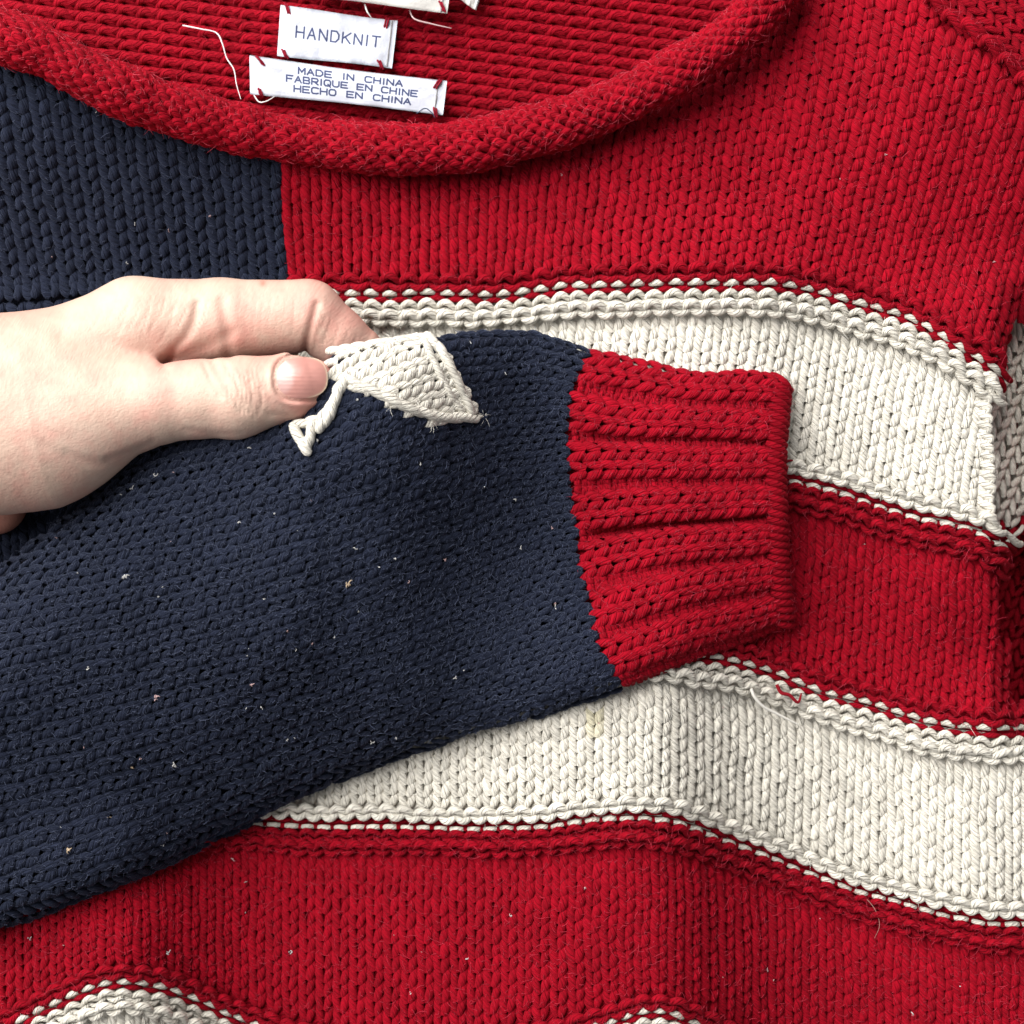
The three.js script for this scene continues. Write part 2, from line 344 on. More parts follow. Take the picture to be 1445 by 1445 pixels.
const bufs = {}, fuzzes = {};
const bufOf = (k) => bufs[k] ??= new Buf();
const fuzzOf = (k) => fuzzes[k] ??= new Buf();
const stain = (x, y, C) => { const k = 0.6 * gs(Math.hypot(x - 846, (y - 1012) * 0.8), 0, 9) + 0.25 * gs(Math.hypot(x - 838, y - 1026), 0, 9); return k > 0.04 ? [lerp(C[0], 0.72, k), lerp(C[1], 0.62, k), lerp(C[2], 0.2, k)] : C; };   // a small yellow stain on the middle cream stripe
const visible = (x, y) => x > -45 && x < 1500 && y > -45 && y < 1540 && !inSleeve(x, y, 75) && !inHand(x, y);
const onFront = (x, y) => x < edgeX(y) + 4 && (x > 1110 || y > rollY(x) + 8) && (x < 1290 || y > seamY(x) + 12);
for (let ri = 0; ri < rows.length; ri++) {
  const R = rows[ri], key0 = R.part;
  const up = rows[ri - 1] ?? R, dn = rows[ri + 1] ?? R;
  for (let k = -8; k < 68; k++) {
    const u = UB + (k - 17) * PITCH + PITCH / 2;
    let x = XU(u, R.y(u)); for (let i = 0; i < 3; i++) x = XU(u, R.y(x));
    const y = R.y(x);
    if (!visible(x, y) || !onFront(x, y)) continue;
    const navy = u < UB && ri < rows.findIndex((q) => q.part === 'stripe_white_2') - 9;
    const col = navy ? 'navy' : R.color, C = navy ? NAVY : { red: RED, white: WHITE }[R.color];
    const part = navy ? 'front_panel' : key0, buf = bufOf(part), fz = fuzzOf(part);
    const pw = XU(u + PITCH / 2, y) - XU(u - PITCH / 2, y), slope = (R.y(x + 5) - R.y(x - 5)) / 10;
    if (navy || R.kind === 'knit') {
      let yu = Math.min(up.y(x), y - 9), yd = Math.max(dn.y(x), y + 9);
      if (navy || up.kind !== 'knit') yu = Math.max(yu, y - 18); if (navy || dn.kind !== 'knit') yd = Math.min(yd, y + 18);
      if (navy && R.kind !== 'knit' && /bead|loop/.test(R.kind)) continue;
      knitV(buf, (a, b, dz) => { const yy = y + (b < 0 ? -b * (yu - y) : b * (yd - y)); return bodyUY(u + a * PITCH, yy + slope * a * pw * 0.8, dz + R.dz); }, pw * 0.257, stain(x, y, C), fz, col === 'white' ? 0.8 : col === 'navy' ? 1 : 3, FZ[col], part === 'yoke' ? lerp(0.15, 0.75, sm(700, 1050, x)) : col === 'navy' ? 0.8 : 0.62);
    } else {
      const F = (a, b, dz) => bodyUY(u + a * PITCH, y + slope * a * pw + b * 12, dz + R.dz);
      const Fh = (a, b, dz) => bodyUY(u + (a + 0.5) * PITCH, y + slope * (a + 0.5) * pw + b * 12, dz + R.dz);
      const fzn = col === 'white' ? 0.8 : 5;
      if (R.kind === 'garter') purl(buf, F, pw * 0.225 * R.rad, C, { half: 0.52, rise: -0.75, z1: 0.8 }, fz, fzn, FZ[col]);
      if (R.kind === 'loop') purl(buf, Fh, pw * 0.21 * R.rad, C, { half: 0.52, rise: 0.65, z0: -0.6, z1: 0.55 }, fz, fzn, FZ[col]);
      if (R.kind === 'dash') purl(buf, F, pw * 0.17, C, { half: 0.44, rise: -0.12, z0: -0.9, z1: 0.8 }, fz, 0.2, FZ[col]);
      if (R.kind === 'bead') purl(buf, Fh, pw * 0.2 * R.rad, C, { half: 0.47, rise: -0.1, z0: -0.7, z1: 0.6 }, fz, 0.6, FZ[col]);
      if (R.kind === 'dash') purl(bufOf(`garter_row_red#${R.bandId}`), Fh, pw * 0.16, RED, { half: 0.35, rise: 0.1, z0: -1.2, z1: -0.3 }, fz, 0, FZ.red);
    }
  }
}
// backing sheet behind each part so that no gap shows through: one sheet per part between its first and last rows
function backing(part, y0, y1, x0, x1, col) {
  bufOf(part).sheet((a, b) => { const xx = lerp(x0, x1, a), y = lerp(y0(xx), y1(xx), b), x = Math.min(xx, edgeX(y) - 4); return body(x, y, -2.5); }, 90, 24, col);
}
const lim = (x) => (x > 1290 ? seamY(x) + 6 : x < 1110 ? rollY(x) + 4 : -60);
backing('yoke', (x) => Math.max(lim(x), -60), (x) => cA(x) + 4, XU(UB, 300) + 4, 1500, RED);
backing('front_panel', lim, (x) => cC(x) - 30, -60, XU(UB, 300) + 4, NAVY);
const clipX = (f) => f;
bufOf('stripe_white').sheet((a, b) => { const yy = lerp(404, 780, b), x = lerp(420, 1397, a), y = lerp(cA(x) + 5, cB(x) - 5, b); return body(x, y, -2.5); }, 80, 16, WHITE);
bufOf('stripe_red').sheet((a, b) => { const x = lerp(420, 1412, a); return body(x, lerp(cB(x) - 4, cC(x) + 4, b), -2.5); }, 80, 16, RED);
backing('stripe_white_2', (x) => cC(x) + 5, (x) => cD(x) - 5, 200, 1500, WHITE);
backing('stripe_red_2', (x) => cD(x) - 4, (x) => cE(x) + 4, -60, 1500, RED);
backing('stripe_white_3', (x) => cE(x) + 5, (x) => cE(x) + 200, -60, 1500, WHITE);

const partName = { front_panel: 'front_panel', yoke: 'yoke' };
for (const key of Object.keys(bufs)) {
  const base = key.split('#')[0], mat = key === 'front_panel' ? MAT.navy : /white|dash/.test(base) ? MAT.white : MAT.red;
  const name = /^stripe/.test(base) ? 'stripe' : /^garter_ridge/.test(base) ? 'garter_ridge' : /^garter_row/.test(base) ? 'garter_row' : base;
  const colour = key === 'front_panel' ? 'navy' : /white|dash/.test(base) ? 'cream' : 'red';
  const label = { front_panel: 'dark navy stockinette panel above the hand', yoke: 'red stockinette yoke under the neckline', stripe: `${colour} stockinette stripe across the front`, garter_ridge: `${colour} garter stitch ridge along a stripe`, garter_row: 'thin red purl row beside the cream dashes', dash_row: 'row of small cream dashes along a stripe' }[name];
  const m = bufs[key].build(name, mat, sweater, { label });
  if (fuzzes[key] && !fuzzes[key].empty) fuzzes[key].build('fuzz', MAT.fuzz, m, { kind: 'stuff' });
}

// ---------------------------------------------------------------- inside of the back, seen through the neck
{
  const backF = field((x, y) => -42 - 14 * sm(500, 1000, x) + 0.05 * (y - 100) + 3 * vnoise(x / 120, y / 90));
  const b = new Buf(), f = new Buf();
  for (let j = -6; j < 18; j++) for (let k = -4; k < 44; k++) {
    for (const h of [0, 1]) {
      const x0 = (k + 0.5 * h + 0.03 * j) * 29, y0 = -70 + j * 16.5 + h * 8.2 + 0.13 * x0;
      if (x0 > 1130 || y0 < -45 || y0 > rollY(x0) + 12) continue;
      purl(b, (a, q, dz) => backF(x0 + a * 29, y0 + 0.13 * a * 29 + q * 12, dz), 6.1, RED, { half: 0.5, rise: h ? 0.55 : -0.6, z0: -0.8, z1: h ? 0.45 : 0.7 }, f, 0.25, FZ.red);
    }
  }
  b.sheet((a, c) => { const x = lerp(-60, 1130, a); return backF(x, lerp(-60, rollY(x) + 20, c), -2.5); }, 60, 12, RED);
  const m = b.build('back_panel', MAT.red, sweater, { label: 'wrong side of the red back inside the neckline' });
  f.build('fuzz', MAT.fuzz, m, { kind: 'stuff' });
}

// ---------------------------------------------------------------- rolled neckline
{
  const L = [0]; const N = 260, P = [];
  for (let i = 0; i <= N; i++) { const x = lerp(-70, 1125, i / N); P.push([x, rollY(x)]); if (i) L.push(L[i - 1] + Math.hypot(P[i][0] - P[i - 1][0], P[i][1] - P[i - 1][1])); }
  const total = L[N];
  const at = (s) => { let lo = 0, hi = N; while (hi - lo > 1) { const m = (lo + hi) >> 1; if (L[m] < s) lo = m; else hi = m; } const f = (s - L[lo]) / (L[hi] - L[lo]); return [lerp(P[lo][0], P[hi][0], f), lerp(P[lo][1], P[hi][1], f)]; };
  const F0 = (s, ph) => {
    const c = at(s), a = at(clamp(s - 25, 0, total)), d = at(clamp(s + 25, 0, total)), tx = d[0] - a[0], ty = d[1] - a[1], l = Math.hypot(tx, ty);
    const w = 27 + 3 * gs(c[0], 0, 150) + 3.4 * vnoise(s / 55, 3) + 2.2 * vnoise(s / 17, 9) - 3 * sm(850, 1100, c[0]), zc = lerp(26, 50, sm(800, 1100, c[0])) + 66 * (1 - sm(60, 460, c[0]));
    const o = w * Math.sin(ph);
    return U(c[0] - ty / l * o, c[1] + tx / l * o, zc + w * 0.95 * Math.cos(ph));
  };
  const F = (s, ph, dz) => {
    const p = F0(s, ph), n = nrm(crs(sub(F0(s, ph + 0.05), p), sub(F0(s + 3, ph), p)));
    return { p: [0, 1, 2].map((k) => p[k] + n[k] * dz * S), n };
  };
  const b = new Buf(), f = new Buf(), step = 0.29;
  for (let j = -7; j <= 7; j++) for (let k = 1; k * 21 < total - 12; k++) {
    const s0 = (k + (j & 1 ? 0.5 : 0)) * 21 + 3 * vnoise(k * 3.3, j * 5.1), ph0 = j * step + 0.05 * vnoise(k * 1.7, j);
    purl(b, (a, q, dz) => F(clamp(s0 + a * 21 + q * 7, 1, total - 1), ph0 + q * 0.42 + a * 0.1, dz), 6.4, RED, { half: 0.5, rise: -0.85, z0: -0.75, z1: 0.45 }, f, Math.abs(j) < 6 ? 5 : 1, [0.46, 0.035, 0.06]);
  }
  b.sheet((a, c) => F(lerp(2, total - 4, a), lerp(-2.6, 2.6, c), -6), 160, 24, RED);
  const m = b.build('neckband', MAT.red, sweater, { label: 'thick rolled red neckline edge' });
  f.build('fuzz', MAT.fuzz, m, { kind: 'stuff' });
}

// ---------------------------------------------------------------- far sleeve behind the right armhole
{
  // a lattice of V stitches over a sheet that falls away to the right
  const lay = (hf, x0, x1, y0, y1, ang, ok, pick, bufW, bufR, fz) => {
    const F0 = field(hf), ca = Math.cos(ang), sa = Math.sin(ang);
    for (let i = -30; i < 60; i++) for (let j = -40; j < 70; j++) {
      const a0 = i * 23, b0 = j * 17.5, x = x0 + a0 * ca - b0 * sa, y = y0 + a0 * sa + b0 * ca;
      if (x < x0 - 20 || x > x1 || y < y0 - 20 || y > y1 || !ok(x, y)) continue;
      const w = pick(x, y);
      knitV(w === 'white' ? bufW : bufR, (a, b, dz) => { const p = a0 + a * 23, q = b0 + b * 17.5; return F0(x0 + p * ca - q * sa, y0 + p * sa + q * ca, dz); }, 5.3, w === 'white' ? WHITE : RED, fz, w === 'white' ? 0.1 : 0.5, FZ[w]);
    }
    return F0;
  };
  const red = new Buf(), white = new Buf(), f = new Buf();
  const wTop = (x) => 530 - (x - 1397) * 2.4, wBot = (x) => 766 - Math.max(0, x - 1411) * 0.8;
  const hSide = (x, y) => 14 - 1.5 * Math.max(0, x - 1388) - 95 * sm(745, 815, y) * (1 - sm(1000, 1090, y)) - 30 * gs(y, 400, 60) + 2.6 * Math.max(0, x - 1452);
  const F1 = lay(hSide, 1380, 1500, 330, 1120, 0.42, (x, y) => x > edgeX(y) - 8, (x, y) => (y > wTop(x) && y < wBot(x) - 14 ? 'white' : 'red'), white, red, f);
  red.sheet((a, b) => F1(lerp(1375, 1560, a), lerp(330, 1150, b), -14), 12, 40, RED);
  white.sheet((a, b) => { const x = lerp(1386, 1500, a); return F1(x, lerp(wTop(x) + 6, wBot(x) - 8, b), -9); }, 10, 24, WHITE);
  // dashes that carry round on to the sleeve
  for (let k = 0; k < 5; k++) { const x = 1416 + k * 17, y = wBot(x); purl(white, (a, b, dz) => F1(x + a * 19, y - a * 16 + b * 10, dz + 4), 3.6, WHITE, { half: 0.45, rise: -0.1 }, f, 0, FZ.white); }
  // over the shoulder seam
  const hShoulder = (x, y) => 62 - 0.28 * Math.max(0, seamY(x) - y) + 0.05 * (x - 1350);
  const F2 = lay(hShoulder, 1280, 1500, -60, 170, -0.75, (x, y) => y < seamY(x) - 8, () => 'red', white, red, f);
  red.sheet((a, b) => { const x = lerp(1270, 1510, a); return F2(x, lerp(-70, seamY(x) + 6, b), -2.5); }, 16, 16, RED);
  const m = red.build('sleeve', MAT.red, sweater, { label: 'red and cream far sleeve in shade behind the armhole' });
  white.build('stripe', MAT.white, m);
  f.build('fuzz', MAT.fuzz, m, { kind: 'stuff' });
  // gathered armhole seam
  const sb = new Buf(), sf = new Buf();
  for (let i = 0; i < 9; i++) {
    const x = 1292 + i * 25, y = seamY(x) + 2, sl = 0.75;
    for (let k = 0; k < 2; k++) purl(sb, (a, b, dz) => body(x + a * 26 + k * 9 + b * 5, y + a * 26 * sl + b * 16 + k * 3, dz + 10 - k * 4), 7.6, RED, { half: 0.5, rise: -0.8 }, sf, 14, FZ.red);
  }
  for (let i = 0; i < 16; i++) {                                    // down the edge of the cream stripe
    const y = 535 + i * 14, x = edgeX(y) - 6;
    purl(bufs.stripe_white_edge ??= new Buf(), (a, b, dz) => body(x + b * 18 + a * 6, y + a * 15, dz + 4), 6.4, WHITE, { half: 0.6, rise: 0.6, z1: 0.5 }, sf, 0.3, FZ.white);
  }
  const am = sb.build('armhole_seam', MAT.red, sweater);
  bufs.stripe_white_edge.build('seam_edge', MAT.white, am);
  sf.build('fuzz', MAT.fuzz, am, { kind: 'stuff' });
}

// ---------------------------------------------------------------- the lifted navy sleeve
const starPoly = [[448, 516], [455, 470], [600, 455], [622, 500], [668, 588], [612, 594], [560, 572], [500, 548], [478, 540]];
const inPoly = (P, x, y) => { let c = false; for (let i = 0, j = P.length - 1; i < P.length; j = i++) if ((P[i][1] > y) !== (P[j][1] > y) && x < (P[j][0] - P[i][0]) * (y - P[i][1]) / (P[j][1] - P[i][1]) + P[i][0]) c = !c; return c; };
{
  const navy = new Buf(), cuff = new Buf(), star = new Buf(), f = new Buf();
  const NC = 27, ROW = 17.2;
  for (let k = -1; k <= NC; k++) {
    const t0 = (k + 0.5) / NC;
    for (let j = 0; j < 56; j++) {
      const xc = cuffX(clamp(t0)), x = xc - (j + 0.5) * ROW;
      if (x < -75) break;
      const y = GY(x, t0), to = (y - sT(x)) / (sB(x) - sT(x));
      if (to < -0.012 || to > 1.022) continue;
      if (x < 420 && y < 600 && y > sT(x) + 30 && x > 200) continue;      // under the thumb
      const pw = (GY(x, t0 + 0.5 / NC) - GY(x, t0 - 0.5 / NC)), w = inPoly(starPoly, x, y);
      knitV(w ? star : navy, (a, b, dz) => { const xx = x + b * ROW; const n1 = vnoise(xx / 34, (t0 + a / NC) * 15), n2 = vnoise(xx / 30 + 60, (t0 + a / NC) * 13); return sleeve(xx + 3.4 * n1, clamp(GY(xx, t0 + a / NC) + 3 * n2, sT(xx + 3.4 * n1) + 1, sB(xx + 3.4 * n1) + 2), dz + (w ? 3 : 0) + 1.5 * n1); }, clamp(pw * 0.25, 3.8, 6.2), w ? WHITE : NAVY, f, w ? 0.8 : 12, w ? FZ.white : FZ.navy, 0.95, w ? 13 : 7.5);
    }
  }
  navy.sheet((a, c) => { const x = lerp(-95, 840, a), t = lerp(-0.01, 1.01, c); return sleeve(x, lerp(sT(x), sB(x), t), -11); }, 90, 50, NAVY);
  // under side, resting on the front
  navy.sheet((a, c) => { const x = lerp(-95, 835, a), y = lerp(sT(x) + 2, sB(x) - 2, c); return { p: U(x, y, Math.max(6, sleeveH(x, y) * 0.35)), n: [0, -1, 0] }; }, 40, 20, NAVY);

  // two-by-two ribbed cuff; ribs stand up, the purl columns between them lie deep
  const rib = (k) => { const m = ((k % 4) + 4) % 4; return m < 2; };
  const pos = (k) => { const q = Math.floor(k / 4), m = k - q * 4; return q * 4 + (m <= 2 ? m * 1.5 : 3 + (m - 2) * 0.5); };
  const CN = 28, T = (k) => pos(k + 1) / CN;
  const cuffRow = 19.5;
  const wob = (s, k) => (0.012 * vnoise(s * 2.2 + k * 7.3, k * 3.1) + 0.005 * vnoise(s * 6, k * 5.7)) * sm(0, 0.25, s);
  const cuffF = (s, k, dz) => {                                       // s 0..1 from navy to rim, k column
    const t = clamp(T(k) + 0, -0.03, 1.03), x = lerp(cuffX(clamp(t)), rimX(clamp(t)), s);
    const m = ((k + 1) % 4 + 4) % 4, lift = (m < 2 ? 5 * Math.sin(Math.PI * m / 2) ** 0.5 : -(Math.floor((k + 1) / 4) === 3 ? 16 : Math.floor((k + 1) / 4) === 1 ? 9 : 4.5) * Math.sin(Math.PI * (m - 2) / 2) ** 0.6) * sm(0, 0.12, s) * (0.55 + 0.45 * (1 - gs(s, 1, 0.06)));
    return sleeve(x, GY(x, t + wob(s, Math.floor((k + 1) / 4))), dz + lift);
  };
  for (let k = -1; k < 27; k++) {
    const isRib = (((k + 1) % 4) + 4) % 4 < 2;
    for (let j = 0; j < 14; j++) {
      const s0 = (j + 0.5) / 14;
      if (T(k + 0.5) > 1.0) continue;
      if (isRib) knitV(cuff, (a, b, dz) => cuffF(s0 + b / 14, k + 0.5 + a, dz), 6.5, RED, f, 8, [0.42, 0.02, 0.045], 1.05, 9);
      else for (const h of [0, 0.33, 0.67]) purl(cuff, (a, b, dz) => cuffF(clamp(s0 + h / 14 + b * 0.03), k + 0.5 + a * 0.9, dz), 5.4, RED, { half: 0.66, rise: h > 0.3 ? 0.4 : -0.4, z0: -0.3, z1: 0.35 }, f, 1, FZ.red);
    }
  }
  // rim: slanting strands wrapped over the edge
  for (let i = 0; i < 34; i++) {
    const t = i / 34 + 0.01;
    const q = [], r = [];
    for (let m = 0; m < 7; m++) { const w = m / 6, x = rimX(clamp(t)) - 26 + w * 26, y = GY(x, clamp(t + (w - 0.5) * 0.035, -0.01, 1.01)); q.push(sleeve(x, y, 4 + 4 * Math.sin(Math.PI * w))); r.push((3.6 + 2.4 * Math.sin(Math.PI * w)) * S); }
    cuff.strand(q, r, tone(RED));
    for (let n = 0; n < 10; n++) fibre(f, q[1 + Math.floor(rnd() * 6)], tone([0.52, 0.06, 0.1], 0.3), rr(6, 15), rr(0.15, 0.3));
  }
  cuff.sheet((a, c) => { const t = lerp(-0.01, 1.01, c), x = lerp(cuffX(clamp(t)) - 6, rimX(clamp(t)) - 3, a); return sleeve(x, GY(x, t), -7.5); }, 30, 60, RED);
  cuff.sheet((a, c) => { const t = lerp(0.01, 0.99, c), x = lerp(cuffX(t), rimX(t) - 8, a), y = GY(x, t); return { p: U(x, y, Math.max(4, sleeveH(x, y) * 0.3)), n: [0, -1, 0] }; }, 20, 30, RED);

  // the cream star: long slanting stitches along its edges and the point beside the thumb
  const chain = (pts, n, rad, lift) => {
    const C = (t) => { const s = t * (pts.length - 1), i = Math.min(pts.length - 2, Math.floor(s)), g = s - i; return [lerp(pts[i][0], pts[i + 1][0], g), lerp(pts[i][1], pts[i + 1][1], g)]; };
    for (let i = 0; i < n; i++) {
      const q = [], r = [];
      for (let m = 0; m < 8; m++) { const w = m / 7, c = C(clamp((i - 0.3 + w * 1.6) / n)), o = (w - 0.5) * 7; q.push(sleeve(c[0] + o * 0.3, c[1] + o, lift + 4 * Math.sin(Math.PI * w) - 3)); r.push(rad * S * (0.6 + 0.4 * Math.sin(Math.PI * w) ** 0.6)); }
      star.strand(q, r, tone(WHITE), 2.4, 9);
    }
  };
  chain([[603, 482], [620, 500], [640, 540], [660, 585]], 5, 6.2, 8);
  chain([[598, 484], [612, 520], [632, 560], [652, 588]], 4, 5, 5);
  chain([[466, 500], [500, 494], [540, 488], [575, 483], [604, 479]], 8, 6, 3);
  chain([[488, 538], [530, 556], [575, 578], [615, 590], [668, 590]], 7, 6.2, 7);
  chain([[494, 551], [515, 552]], 1, 5, 5);
  chain([[492, 535], [478, 558], [466, 590], [452, 606]], 5, 6.5, 7);
  chain([[480, 560], [462, 585], [440, 608]], 4, 6.3, 6);
  chain([[418, 606], [428, 624], [436, 637]], 2, 6.7, 8);
  chain([[444, 602], [440, 620], [434, 634]], 2, 6.1, 7);
  chain([[420, 603], [440, 598], [452, 592]], 2, 6.1, 6);
  for (const [x, y, dx, dy] of [[668, 589, 14, -1], [612, 592, -9, 5], [556, 574, -8, 3]]) {
    const q = [], r = []; for (let m = 0; m < 6; m++) { const w = m / 5; q.push(sleeve(x + dx * w, y + dy * w, 6 - w * 2)); r.push(4.2 * (1 - w * 0.85) * S); } star.strand(q, r, tone(WHITE), 2.6, 8);
    for (let n = 0; n < 8; n++) fibre(f, q[4], tone(FZ.white, 0.2), rr(8, 18), 0.25);
  }
  const m = navy.build('sleeve', MAT.navy, sweater, { label: 'navy sleeve lifted off the front by finger and thumb' });
  cuff.build('cuff', MAT.red, m, { label: 'red ribbed cuff' });
  star.build('star_motif', MAT.white, m, { label: 'cream knitted star folded under the thumb' });
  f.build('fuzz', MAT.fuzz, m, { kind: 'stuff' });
}
// ---------------------------------------------------------------- the hand
{
  // joints in u on the sweater, z above it, radius; every bone is a tapered capsule, joined smoothly
  const J = {
    arm: [-560, 560, 150, 120], palm: [-20, 585, 128, 128], heel: [62, 598, 140, 110], mcp: [214, 567, 166, 60], mid: [275, 563, 172, 53.5], ip: [332, 561, 176, 57], pulp: [414, 547, 174, 47], tip: [441, 540, 172, 36],
    knuckle: [40, 556, 108, 104], root: [190, 462, 92, 69], shaft: [310, 452, 84, 58], pip: [434, 446, 80, 51], dist: [475, 474, 76, 41], end: [508, 493, 70, 32],
    under: [-400, 650, -18, 48], under2: [-6, 708, -34, 46],
  };
  const bones = [['arm', 'palm', 40, .8], ['palm', 'heel', 40, .85], ['heel', 'mcp', 42, 1], ['mcp', 'mid', 14, 1], ['mid', 'ip', 14, 1], ['ip', 'pulp', 12, 1], ['pulp', 'tip', 8, 1], ['palm', 'knuckle', 40, .9], ['knuckle', 'root', 34, 1], ['root', 'shaft', 16, 1], ['shaft', 'pip', 12, 1], ['pip', 'dist', 6, 1], ['dist', 'end', 8, 1], ['under', 'under2', 14, 1]];
  const cap = (p, a, b) => {
    const d = [b[0] - a[0], b[1] - a[1], b[2] - a[2]], q = [p[0] - a[0], p[1] - a[1], p[2] - a[2]];
    const t = clamp((q[0] * d[0] + q[1] * d[1] + q[2] * d[2]) / (d[0] * d[0] + d[1] * d[1] + d[2] * d[2]));
    return Math.hypot(q[0] - d[0] * t, q[1] - d[1] * t, q[2] - d[2] * t) - lerp(a[3], b[3], t);
  };
  const smin = (a, b, k) => { const h = Math.max(k - Math.abs(a - b), 0) / k; return Math.min(a, b) - h * h * k * 0.25; };
  const segDist = (x, y, P) => { let m = 1e9; for (let i = 0; i < P.length - 1; i++) { const [ax, ay] = P[i], [bx, by] = P[i + 1], dx = bx - ax, dy = by - ay, t = clamp(((x - ax) * dx + (y - ay) * dy) / (dx * dx + dy * dy)); m = Math.min(m, Math.hypot(x - ax - dx * t, y - ay - dy * t)); } return m; };
  const thumbSide = (y, x) => y > lerp(500, 512, clamp((440 - x) / 200)) ;
  // folds in the skin: polyline, width, depth, and whether it lies on the thumb (1) or the finger (0)
  const folds = [
    [[[300, 506], [306, 522], [318, 542], [330, 560], [340, 578]], 7, 2.6, 1], [[[314, 506], [324, 526], [338, 548], [346, 568]], 5, 1.5, 1], [[[288, 514], [298, 536], [312, 560]], 4, 1.4, 1],
    [[[352, 540], [356, 560], [352, 582]], 3, 1, 1], [[[366, 548], [370, 566], [364, 584]], 3, 0.9, 1], [[[380, 584], [410, 586], [440, 575]], 5, 1.2, 1],
    [[[262, 606], [300, 612], [340, 612]], 5, 1, 1], [[[96, 640], [124, 652], [160, 654], [196, 640]], 8, 1.6, 1], [[[60, 628], [100, 655], [126, 672]], 7, 0.8, 1], [[[150, 648], [186, 636], [214, 624]], 5, 2.0, 1],
    [[[430, 500], [434, 480], [440, 455], [447, 430]], 6, 4.5, 0], [[[441, 500], [448, 474], [459, 448]], 4, 1, 0],
    [[[231, 512], [246, 492], [262, 476], [274, 454], [279, 430]], 7, 3.8, 0], [[[323, 505], [322, 478], [318, 450], [314, 426]], 9, 3.4, 0],
    [[[232, 510], [262, 500], [300, 484], [326, 470]], 9, 2.6, 0], [[[90, 475], [150, 486], [200, 500], [232, 510]], 16, 4.0, 0],
  ];
  for (let i = 0; i < 16; i++) {                                      // fine lines across the finger
    const x = 142 + i * 9.5 + rr(-3, 3), l = rr(22, 60), y = rr(412, 438), s = rr(0.1, 0.35);
    folds.push([[[x + 8, y], [x + 4, y + l * 0.4], [x - l * s, y + l]], rr(1.8, 2.8), rr(0.2, 0.6), 0]);
  }
  for (let i = 0; i < 9; i++) { const x = 335 + i * 11, y = rr(408, 425), l = rr(30, 55); folds.push([[[x + 5, y], [x, y + l]], 2.4, rr(0.12, 0.3), 0]); }
  for (let i = 0; i < 5; i++) { const x = 455 + i * 12, y = 440 + i * 9, l = 34; folds.push([[[x, y], [x - 10, y + l]], 2.2, rr(0.3, 0.6), 0]); }
  for (let i = 0; i < 8; i++) { const x = 318 + i * 6.5; folds.push([[[x, rr(520, 530)], [x + rr(4, 8), rr(545, 556)], [x + rr(0, 8), rr(570, 590)]], 2, rr(0.3, 0.7), 1]); }
  for (let i = 0; i < 14; i++) { const x = rr(-60, 90), y = rr(600, 650); folds.push([[[x, y], [x + rr(30, 70), y + rr(16, 40)]], 4, rr(0.1, 0.3), 1]); }
  const NAIL = { x: 427, y: 533, a: 37.5, b: 30.5, rot: -0.05 };
  const nailR = (x, y) => { const c = Math.cos(NAIL.rot), s = Math.sin(NAIL.rot), dx = x - NAIL.x, dy = y - NAIL.y, p = (dx * c + dy * s) / NAIL.a, q = (-dx * s + dy * c) / NAIL.b; return (Math.abs(p) ** 2.7 + Math.abs(q) ** 2.4) ** (1 / 2.55); };
  const BN = bones.map(([a, b, k, fl]) => { const A = J[a], B = J[b], d = [B[0] - A[0], B[1] - A[1], B[2] - A[2]]; return [A[0], A[1], A[2], d[0], d[1], d[2], 1 / (d[0] ** 2 + d[1] ** 2 + d[2] ** 2), A[3], B[3], k, 1 / fl]; });
  const base3 = (x, y, z) => {
    let d = 1e9;
    for (let i = 0; i < BN.length; i++) {
      const A = BN[i], qx = x - A[0], qy = y - A[1], qz = (z - A[2]) * A[10];
      let t = (qx * A[3] + qy * A[4] + qz * A[5]) * A[6]; t = t < 0 ? 0 : t > 1 ? 1 : t;
      const ex = qx - A[3] * t, ey = qy - A[4] * t, ez = qz - A[5] * t, e = Math.sqrt(ex * ex + ey * ey + ez * ez) - (A[7] + (A[8] - A[7]) * t), k = A[9], h = k - Math.abs(d - e);
      d = (d < e ? d : e) - (h > 0 ? h * h / k * 0.25 : 0);
    }
    return d;
  };
  const base = (p) => base3(p[0], p[1], p[2]);
  for (const f of folds) { const xs = f[0].map((p) => p[0]), ys = f[0].map((p) => p[1]), m = 3 * f[1]; f.box = [Math.min(...xs) - m, Math.max(...xs) + m, Math.min(...ys) - m, Math.max(...ys) + m]; }
  const detail = (x, y, z) => {
    if (z < 60) return 0;
    let o = 0; const wl = sm(-7, 7, y - lerp(500, 512, clamp((440 - x) / 200))), wx = sm(224, 250, x), w1 = lerp(1, wl, wx), w0 = 1 - wl * wx;
    for (let i = 0; i < folds.length; i++) {
      const f = folds[i], bx = f.box; if (x < bx[0] || x > bx[1] || y < bx[2] || y > bx[3]) continue;
      const wt = f[3] ? w1 : w0; if (wt < 0.01) continue;
      const m = segDist(x, y, f[0]) / f[1]; if (m < 3) o += wt * f[2] * Math.exp(-m * m);
    }
    if (x > 370 && y > 490 && z > 150) { const r = nailR(x, y); o += 2.6 * Math.exp(-(((r - 1.07) / 0.08) ** 2)) + 1.2 * (r < 1 ? 1 : 0); o -= 1.6 * Math.exp(-(((r - 1.25) / 0.12) ** 2)) * lerp(1, 0.2, sm(415, 462, x)); }
    return o + 0.4 * vnoise(x / 26, y / 22) + 0.06 * vnoise(x / 7, y / 6);
  };
  const sdf = (x, y, z) => base3(x, y, z) + detail(x, y, z);
  // mesh the field on a grid of cells (surface nets); a coarse pass finds the cells worth looking at
  const C = 3, lo = [-470, 380, -60], nx = 342, ny = 144, nz = 118, BL = 6;
  const val = new Float32Array((nx + 1) * (ny + 1) * (nz + 1)).fill(99), id = (i, j, k) => (k * (ny + 1) + j) * (nx + 1) + i;
